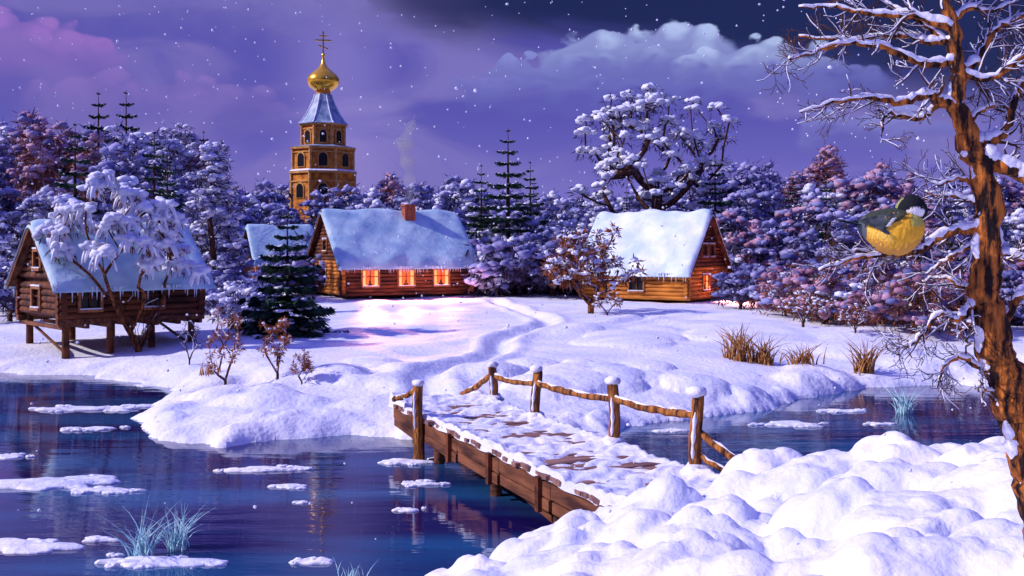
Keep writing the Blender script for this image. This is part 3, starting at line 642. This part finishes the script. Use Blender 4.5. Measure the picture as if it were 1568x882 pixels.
b.obj('posts_and_rails',E); sn.obj('rail_snow',E)
nu,nv=60,260; U,V_=np.meshgrid(np.linspace(-1.3,1.3,nu),np.linspace(-Lh-.2,Lh+.4,nv))
hz=.034+.040*ns(U*.6,V_,3.6,1)+.035*ns(U*.9,V_,9,2)+.03*ns(U,V_,2,5)+.10*(np.abs(U)/1.25)**4+.07*np.clip((np.abs(V_)-4.6),0,1.5)
hz=np.where(np.abs(U)>1.24,-.06,hz)
ii=(np.arange(nv-1)[:,None]*nu+np.arange(nu-1)[None]); b=MB(); b.add(np.stack([U+.04*np.sin(V_*5)*(np.abs(U)>1),V_,hz-.022],-1).reshape(-1,3),np.stack([ii,ii+1,ii+nu+1,ii+nu],-1).reshape(-1,4),'snow',True); b.obj('deck_snow',E)

# ---------------------------------------------------------------- near tree
RNG=np.random.default_rng(33)
S=5/1568.; ox,oy=(1540-784)*S,5.0
def cat(P,m=5):
    P=np.asarray(P,float);Q=np.concatenate([[2*P[0]-P[1]],P,[2*P[-1]-P[-2]]]);o=[]
    for i in range(1,len(Q)-2):
        for t in np.linspace(0,1,m,endpoint=False):
            a,b_,c,d=Q[i-1],Q[i],Q[i+1],Q[i+2]; o.append(.5*((2*b_)+(-a+c)*t+(2*a-5*b_+4*c-d)*t*t+(-a+3*b_-3*c+d)*t**3))
    o.append(Q[-2]); return np.array(o)
TB=MB(); TS=MB()
def loc3(pts,dy):
    n=len(pts); return np.array([[(p[0]-1540)*S,dy*(i/(max(n-1,1))),(380-p[1])*S] for i,p in enumerate(pts)])
def limb(pts,w0,w1,dy,twigs=8,tl=.17,k='barko',snow=1.,lv=2):
    P=cat(loc3(pts,dy),6); m=len(P); P[1:-1]+=RNG.normal(size=(m-2,3))*.004
    rad=np.linspace(w0,w1,m)*S/2*1.08*(1+.10*RNG.normal(size=m)); TB.chain(P,rad,k,9,lump=.06)
    if snow>0:
        t=np.gradient(P,axis=0); t/=np.linalg.norm(t,axis=1,keepdims=True); up=np.array([0,0,1.])-t*t[:,2:3]
        sr=rad*.95*np.clip(1.35-np.abs(t[:,2])**2*1.2,.05,1)*snow*RNG.uniform(.6,1.25,m)+.0022
        TS.chain(P+up*(rad*.80)[:,None]+np.array([-.2,-.1,0])*rad[:,None],sr,'snow',8)
    for q in range(twigs):
        i=RNG.integers(int(m*.2),m-1); twig(P[i],P[min(i+1,m-1)]-P[i-1],tl*RNG.uniform(.5,1.2),max(rad[i]*.45,.003),lv)
def twig(p,d,l,r,lv):
    d=d/(np.linalg.norm(d)+1e-9); side=RNG.choice([-1,1]); a=side*RNG.uniform(.35,1.1)
    c,s=math.cos(a),math.sin(a); d=np.array([d[0]*c-d[2]*s,d[1]+RNG.normal()*.3,d[0]*s+d[2]*c]); d/=np.linalg.norm(d)
    m=7;P=[p]
    for j in range(m-1):
        d=d+RNG.normal(size=3)*np.array([.2,.1,.2])+np.array([0,0,.03]); d/=np.linalg.norm(d); P.append(P[-1]+d*l/(m-1))
    P=np.array(P); rad=np.linspace(r,max(r*.3,.0016),m); TB.chain(P,rad,'bark',5)
    if r>.0020: TS.chain(P+np.array([-.1,0,1.])*(rad*.85)[:,None],rad*.8+.0008,'tsnow',5)
    if lv>0:
        for q in range(RNG.integers(2,4)):
            i=RNG.integers(1,m-1); twig(P[i],P[i+1]-P[i],l*RNG.uniform(.4,.7),rad[i]*.6,lv-1)
trunk=[(1640,1075),(1615,900),(1590,740),(1562,640),(1542,585),(1520,520),(1508,440),(1512,370),(1512,300),(1500,250),(1480,210),(1465,150),(1466,90),(1455,30),(1446,-40),(1440,-140)]
P=cat(loc3(trunk,0),14); m=len(P); wd=np.interp(np.linspace(0,1,m),[0,.2,.3,.5,.65,.75,.9,1],[76,64,54,40,34,25,15,8])
P[:,0]+=.010*np.sin(np.arange(m)*.36)+.005*np.sin(np.arange(m)*.9)
rad=wd*S/2; rad=rad*(1+.04*RNG.normal(size=m)); TB.chain(P,rad,'barko',36,lump=.038)
i_=np.arange(m); msk=np.clip(.40+.55*np.sin(i_*.21)+.35*np.sin(i_*.53+1)+.12*RNG.normal(size=m),.02,1)
msk2=np.clip(.20+.55*np.sin(i_*.19+2)+.35*np.sin(i_*.61+3)+.12*RNG.normal(size=m),.02,1)
TS.chain(P+np.array([-.80,-.25,0])*rad[:,None],rad*.38*msk,'snow',9); TS.chain(P+np.array([.86,-.15,0])*rad[:,None],rad*.32*msk2,'snow',9)
limb([(1468,168),(1440,158),(1415,148),(1370,160),(1320,153),(1270,160),(1212,178)],17,3,-.15,14)
limb([(1440,160),(1400,182),(1352,176),(1342,200),(1338,222)],9,2,-.1,8)
limb([(1455,42),(1400,22),(1340,18),(1290,5),(1232,3)],12,3,.1,14)
limb([(1466,92),(1410,100),(1350,76),(1290,70),(1240,85),(1200,95)],13,3,-.1,16)
limb([(1462,62),(1425,60),(1390,48),(1320,50),(1240,42)],11,3,.2,14)
limb([(1460,75),(1430,40),(1385,5),(1350,-20)],10,3,.15,10)
limb([(1458,20),(1440,-10),(1400,-30),(1340,-40)],9,3,.1,8)
limb([(1462,112),(1500,92),(1530,45),(1575,22),(1640,10)],13,5,.1,18)
limb([(1466,110),(1515,122),(1560,88),(1620,70)],12,5,-.1,18)
limb([(1458,30),(1490,10),(1530,12),(1580,-10)],10,3,.1,14)
limb([(1475,195),(1510,165),(1540,160),(1600,175)],10,4,.12,14)
limb([(1488,222),(1528,212),(1552,185),(1568,140),(1600,100)],18,8,.1,14)
limb([(1500,238),(1540,258),(1590,285),(1650,300)],24,14,-.1,6,snow=1.2)
limb([(1512,295),(1478,272),(1445,280),(1415,262)],9,2,.12,9)
limb([(1512,318),(1485,302),(1455,298),(1435,290)],10,3,.15,7)
limb([(1508,350),(1470,352),(1432,366),(1400,384),(1350,391),(1300,396),(1250,414)],15,4,-.05,30,.14)
limb([(1400,384),(1360,398),(1330,415),(1320,450)],7,2,-.05,10,.1)
limb([(1350,391),(1310,384),(1275,392),(1255,382)],5,2,-.05,10,.08)
limb([(1508,362),(1475,385),(1455,400),(1430,420)],9,3,.1,9)
limb([(1514,395),(1545,392),(1590,415)],14,8,-.1,4,snow=1.2)
limb([(1522,490),(1490,466),(1460,488),(1430,480),(1392,520),(1360,532)],13,3,-.1,18)
limb([(1512,450),(1480,440),(1455,425),(1425,432)],9,3,.1,10)
limb([(1535,550),(1500,562),(1470,545),(1440,560),(1428,592)],11,3,-.05,14)
limb([(1520,520),(1545,470),(1570,440),(1620,420)],14,8,-.1,6,snow=1.2)
limb([(1545,590),(1515,600),(1495,590),(1490,612)],7,2,-.1,7,.1)
limb([(1446,-20),(1480,-50),(1530,-60)],9,3,.1,8)
E=empty('snowy_bare_tree',(ox,oy,5)); TB.obj('trunk_and_branches',E); TS.obj('branch_snow',E)

# ---------------------------------------------------------------- bird (great tit)
E=empty('great_tit_bird',((1352-784)*S,4.86,5+(380-352)*S),R(-8)); E.rotation_euler[1]=R(-3); E.scale=(1.08,1.08,1.08)
fm=mat('plumage',(.5,.5,.5),.9,bump=.6,bscale=120,stretch=(.35,1,1),bdist=.004,bdet=4); nt=fm.node_tree; at_=nt.nodes.new('ShaderNodeAttribute'); at_.attribute_name='plumage'; nt.links.new(at_.outputs['Color'],nt.nodes['Principled BSDF'].inputs['Base Color'])
def lathe(sec,mm,n,colf,name,yf=.86):
    Sx=cat(np.array(sec),mm); m=len(Sx); V=[]; gg=np.random.default_rng(3)
    th=np.linspace(0,2*np.pi,n,endpoint=False)
    for (xx,zc,rr_) in Sx:
        rr_=max(rr_,.0015)
        for a in th:
            k=1+.012*gg.normal(); V.append((xx,math.sin(a)*rr_*yf*k,zc+math.cos(a)*rr_*k))
    V=np.array(V); zc=np.repeat(Sx[:,1],n); rr_=np.repeat(Sx[:,2],n); nz=(V[:,2]-zc)/np.maximum(rr_,.0015)
    C=colf(V[:,0],V[:,1],V[:,2],nz,np.random.default_rng(1).normal(size=len(V))*.06)
    me=bpy.data.meshes.new(name); F=[[a*n+j,a*n+(j+1)%n,(a+1)*n+(j+1)%n,(a+1)*n+j] for a in range(m-1) for j in range(n)]+[list(range(n)),[(m-1)*n+j for j in range(n)]]
    me.from_pydata(V.tolist(),[],F); me.polygons.foreach_set('use_smooth',[True]*len(F))
    ca=me.color_attributes.new('plumage','FLOAT_COLOR','POINT'); ca.data.foreach_set('color',np.concatenate([np.clip(C,0,1),np.ones((len(C),1))],1).ravel())
    me.materials.append(fm); o=bpy.data.objects.new(name,me); scn.collection.objects.link(o); o.parent=E
def cb_(x,y,z,nz,j):
    C=np.tile(np.array([.88,.46,.03]),(len(x),1))*(1+j[:,None]*1.6)
    k=(nz+j*2<-.55); C[k]=(.62,.30,.05)
    k=(nz+j*2>-.35)&(nz+j*2<.0)&(x<-.02); C[k]=(.93,.60,.10)
    C[(x>.06)&(nz>.1)]=(.55,.50,.10)
    k=(nz+j*1.5>.66+2*np.clip(x-.0,-.06,.1)); C[k]=(.04,.055,.04)
    C[(np.abs(y)<.014+j*.02)&(nz<0)]=(.01,.01,.012); C[x<-.120]=(.09,.11,.13); return C
lathe([(-.150,.022,.010),(-.135,.018,.038),(-.105,.008,.068),(-.065,-.004,.092),(-.02,-.012,.104),(.03,-.012,.104),(.07,-.006,.092),(.10,.0,.070),(.118,.003,.045),(.128,.004,.018),(.131,.004,.002)],9,64,cb_,'body')
def ch_(x,y,z,nz,j):
    C=np.tile(np.array([.006,.008,.014]),(len(x),1))
    k=(((x-.086)/.040)**2+((z-.068)/.021)**2+j*2<1)&(np.abs(y)>.012); C[k]=(.92,.90,.88)
    C[(x<.045)&(z>.075)&(np.abs(y)<.02)]=(.3,.32,.1); return C
lathe([(.008,.078,.004),(.017,.079,.028),(.038,.082,.050),(.066,.086,.062),(.094,.087,.061),(.118,.084,.050),(.134,.081,.034),(.144,.078,.017),(.147,.077,.003)],9,48,ch_,'head',.9)
M['wing']=mat('wing_feathers',(.012,.018,.028),.7,(.07,.09,.11),30)
M['wingw']=mat('wing_bar',(.75,.75,.7),.7); M['olive']=mat('olive_back',(.025,.032,.02),.8,(.09,.09,.04),40)
M['black']=mat('glossy_black',(.008,.008,.01),.15); M['leg']=mat('leg_skin',(.06,.06,.08),.6)
def feather(b,a,c,w,k,nrm):
    a=np.array(a);c=np.array(c);nrm=np.array(nrm,float);d=c-a; s=np.cross(d,nrm); s/=np.linalg.norm(s); V=[]
    for t,ww in ((0,.4),(.25,.9),(.55,1.),(.8,.8),(.95,.4)):
        p=a+d*t; V+= [p-s*w*ww-nrm*.003,p+nrm*.002,p+s*w*ww-nrm*.003]
    V.append(c); f=[]
    for q in range(4):
        f+=[[q*3,q*3+1,q*3+4,q*3+3],[q*3+1,q*3+2,q*3+5,q*3+4]]
    f+=[[12,13,15],[13,14,15]]; b.add(V,f,k,True)
for sd,nm in ((-1,'wing_near'),(1,'wing_far')):
    b=MB()
    for q in range(11): feather(b,(.025-.010*q,sd*(.068+.0032*q),.068-.0062*q),(-.168+.013*q,sd*(.052+.0048*q),.046-.0065*q),.010,'wing',(0,sd,.6))
    for q in range(7): feather(b,(.040-.008*q,sd*.078,.066-.007*q),(-.012-.01*q,sd*.087,.052-.007*q),.009,'olive',(0,sd*1.,.6))
    for q in range(5): feather(b,(-.006-.006*q,sd*.092,.050-.007*q),(-.028-.006*q,sd*.095,.043-.007*q),.0045,'wingw',(0,sd*1.,.6))
    b.obj(nm,E)
b=MB()
for q in range(7): feather(b,(-.12,(q-3)*.006,.024),(-.240,(q-3)*.012,.052+.002*abs(q-3)),.011,'wing',(0,0,1))
b.obj('tail',E)
b=MB(); b.frus([[.138,0,.078]],[[.174,0,.072]],[.012],[.001],'black',8); b.obj('beak',E)
b=MB(); b.puffs([[.118,-.043,.092],[.118,.043,.092]],[.007,.007],'black',2,1,0); b.obj('eyes',E)
b=MB()
for sd in (-1,1):
    ft=np.array([.0+.03*sd,sd*.02,-.138]); b.chain([[.0+.02*sd,sd*.03,-.09],[.01+.02*sd,sd*.025,-.120],ft],[.009,.0055,.005],'leg',6)
    for a in (-.5,0,.5,math.pi): b.chain([ft,ft+np.array([math.cos(a)*.02,math.sin(a)*.014,.002]),ft+np.array([math.cos(a)*.032,math.sin(a)*.02,-.012])],[.005,.004,.0015],'leg',5)
b.obj('legs',E)

# ---------------------------------------------------------------- falling snow through the whole valley
RNG=np.random.default_rng(77); b=MB(); nf=1900
d=RNG.uniform(8,70,nf); fx=RNG.uniform(-.62,.62,nf)*d; fz=RNG.uniform(.2,24,nf)
b.puffs(np.stack([fx,d,fz],1),RNG.uniform(.014,.034,nf)*(.45+d/40),'tsnow',1,1,.1); b.obj('falling_snow')

# ---------------------------------------------------------------- sky / light
sv=Vector((-.8,-.12,.56)).normalized()
l=bpy.data.lights.new('sun','SUN'); l.energy=4.1; l.angle=R(1.5); l.color=(1,.90,.87)
o=bpy.data.objects.new('sun',l); scn.collection.objects.link(o); o.rotation_euler=sv.to_track_quat('Z','Y').to_euler(); o.location=(-30,-10,40)
w=bpy.data.worlds.new('World'); scn.world=w; w.use_nodes=True; nt=w.node_tree; nt.nodes.clear()
def N(t,**k):
    n=nt.nodes.new(t)
    for a,v in k.items(): setattr(n,a,v)
    return n
def lk(a,b): nt.links.new(a,b)
def mth(op,a,b=None,c=None,clamp=False):
    n=N('ShaderNodeMath',operation=op); n.use_clamp=clamp
    for i,v in enumerate((a,b,c)):
        if v is None: continue
        if isinstance(v,(int,float)): n.inputs[i].default_value=v
        else: lk(v,n.inputs[i])
    return n.outputs[0]
def sstep(v,a,b):
    if a>b:
        return mth('SUBTRACT',1.0,sstep(v,b,a))
    n=N('ShaderNodeMapRange',interpolation_type='SMOOTHSTEP'); lk(v,n.inputs[0]); n.inputs[1].default_value=a;n.inputs[2].default_value=b; return n.outputs[0]
def mix(f,a,b):
    n=N('ShaderNodeMix',data_type='RGBA'); 
    if isinstance(f,(int,float)): n.inputs[0].default_value=f
    else: lk(f,n.inputs[0])
    for i,v in ((6,a),(7,b)):
        if isinstance(v,tuple): n.inputs[i].default_value=(*v,1)
        else: lk(v,n.inputs[i])
    return n.outputs[2]
tc=N('ShaderNodeTexCoord'); sp=N('ShaderNodeSeparateXYZ'); lk(tc.outputs['Generated'],sp.inputs[0])
az=mth('ARCTAN2',sp.outputs[0],sp.outputs[1]); el=mth('ARCSINE',sp.outputs[2])
cb=N('ShaderNodeCombineXYZ'); lk(az,cb.inputs[0]); lk(mth('MULTIPLY',el,2.6),cb.inputs[1])
n1=N('ShaderNodeTexNoise',noise_dimensions='2D'); n1.inputs['Scale'].default_value=5; n1.inputs['Detail'].default_value=5; n1.inputs['Roughness'].default_value=.5; n1.inputs['Distortion'].default_value=.6; lk(cb.outputs[0],n1.inputs['Vector'])
cb2=N('ShaderNodeCombineXYZ'); lk(az,cb2.inputs[0]); lk(mth('MULTIPLY',el,1.5),cb2.inputs[1])
n2=N('ShaderNodeTexNoise',noise_dimensions='2D'); n2.inputs['Scale'].default_value=22; n2.inputs['Detail'].default_value=4; lk(cb2.outputs[0],n2.inputs['Vector'])
vo=N('ShaderNodeTexVoronoi',feature='SMOOTH_F1',voronoi_dimensions='2D'); vo.inputs['Scale'].default_value=32; vo.inputs['Smoothness'].default_value=.35
vadd=N('ShaderNodeVectorMath',operation='MULTIPLY_ADD'); lk(n2.outputs['Color'],vadd.inputs[0]); vadd.inputs[1].default_value=(.03,.03,0); lk(cb2.outputs[0],vadd.inputs[2]); lk(vadd.outputs[0],vo.inputs['Vector'])
base=mix(sstep(el,.0,.14),(.20,.17,.60),(.095,.082,.42))
fnavy=mth('MULTIPLY',sstep(mth('ADD',el,mth('ADD',mth('MULTIPLY',az,.16),mth('MULTIPLY',n1.outputs[0],.06))),.21,.262),.95)
soft=mix(sstep(n1.outputs[0],.42,.66),base,(.19,.16,.50))
base=mix(fnavy,soft,(.004,.010,.070))
lw=mth('MULTIPLY',sstep(az,.02,-.35),sstep(n1.outputs[0],.35,.6)); base=mix(mth('MULTIPLY',lw,.6),base,(.20,.15,.47))
ve=mth('MULTIPLY',sstep(mth('ABSOLUTE',mth('ADD',az,mth('ADD',.15,mth('MULTIPLY',el,.1)))),.08,.0),.45); base=mix(ve,base,(.31,.25,.64))
def cloud(base,a0,e0,sx,sy,top,bot,fade=1.,amp=.015):
    ew=mth('ADD',el,mth('MULTIPLY',mth('SUBTRACT',vo.outputs['Distance'],.35),amp*1.5)); ew=mth('ADD',ew,mth('MULTIPLY',mth('SUBTRACT',n2.outputs[0],.5),amp))
    dx=mth('DIVIDE',mth('SUBTRACT',az,a0),sx); dy=mth('DIVIDE',mth('SUBTRACT',ew,e0),sy)
    dyb=mth('MULTIPLY',mth('MINIMUM',dy,0),.6); dyt=mth('MAXIMUM',dy,0)
    e=mth('ADD',mth('MULTIPLY',dx,dx),mth('ADD',mth('MULTIPLY',dyt,dyt),mth('MULTIPLY',dyb,dyb)))
    edge=sstep(e,1.10,.84)
    body=mth('MULTIPLY',edge,sstep(dy,-1.4,.1))
    lit=mth('MULTIPLY',sstep(dy,-.5,.8),mth('ADD',.35,mth('MULTIPLY',sstep(vo.outputs['Distance'],.60,.15),.65)))
    c=mix(lit,bot,top); return mix(mth('MULTIPLY',body,fade),base,c)
T1=(.46,.56,.90);B1=(.14,.14,.47)
base=cloud(base,-.46,.165,.10,.038,(.36,.17,.58),(.16,.11,.44),.8)
base=cloud(base,-.33,.13,.12,.03,(.26,.16,.52),(.14,.11,.43),.6)
base=cloud(base,-.28,.22,.17,.03,(.22,.19,.52),(.14,.12,.43),.6)
base=cloud(base,.15,.155,.21,.022,(.22,.23,.64),(.11,.11,.45),.75)
base=cloud(base,.09,.182,.065,.028,T1,B1,.95)
base=cloud(base,.165,.184,.055,.031,T1,B1,.95)
base=cloud(base,.235,.172,.080,.022,T1,B1,.85)
base=cloud(base,.02,.172,.05,.014,(.26,.30,.70),B1,.7)
base=cloud(base,.34,.110,.07,.018,(.28,.29,.72),(.13,.12,.45),.75)
full=mix(sstep(el,.30,.8),base,(.15,.17,.86))  # unseen upper sky brightened to violet-blue as added fill light
sk=N('ShaderNodeTexSky',sky_type='NISHITA'); sk.sun_disc=False; sk.sun_elevation=math.asin(sv.z); sk.sun_rotation=math.atan2(sv.x,sv.y)
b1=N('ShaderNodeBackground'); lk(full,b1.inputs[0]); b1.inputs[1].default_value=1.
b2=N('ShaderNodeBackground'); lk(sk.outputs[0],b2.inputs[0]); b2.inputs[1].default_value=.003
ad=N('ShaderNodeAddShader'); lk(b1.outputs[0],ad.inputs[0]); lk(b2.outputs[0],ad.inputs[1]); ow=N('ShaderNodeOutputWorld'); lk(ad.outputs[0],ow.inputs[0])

# ---------------------------------------------------------------- camera
cd=bpy.data.cameras.new('camera'); cd.sensor_width=36; cd.lens=36; cd.shift_y=-(441-380)/1568.; cd.clip_end=3000; cd.clip_start=.1
co=bpy.data.objects.new('camera',cd); scn.collection.objects.link(co); co.location=(0,0,5); co.rotation_euler=(R(90),0,0); scn.camera=co
scn.view_settings.view_transform='Standard'; scn.view_settings.look='None'; scn.view_settings.exposure=0
print('verts',sum(len(m.vertices) for m in bpy.data.meshes))
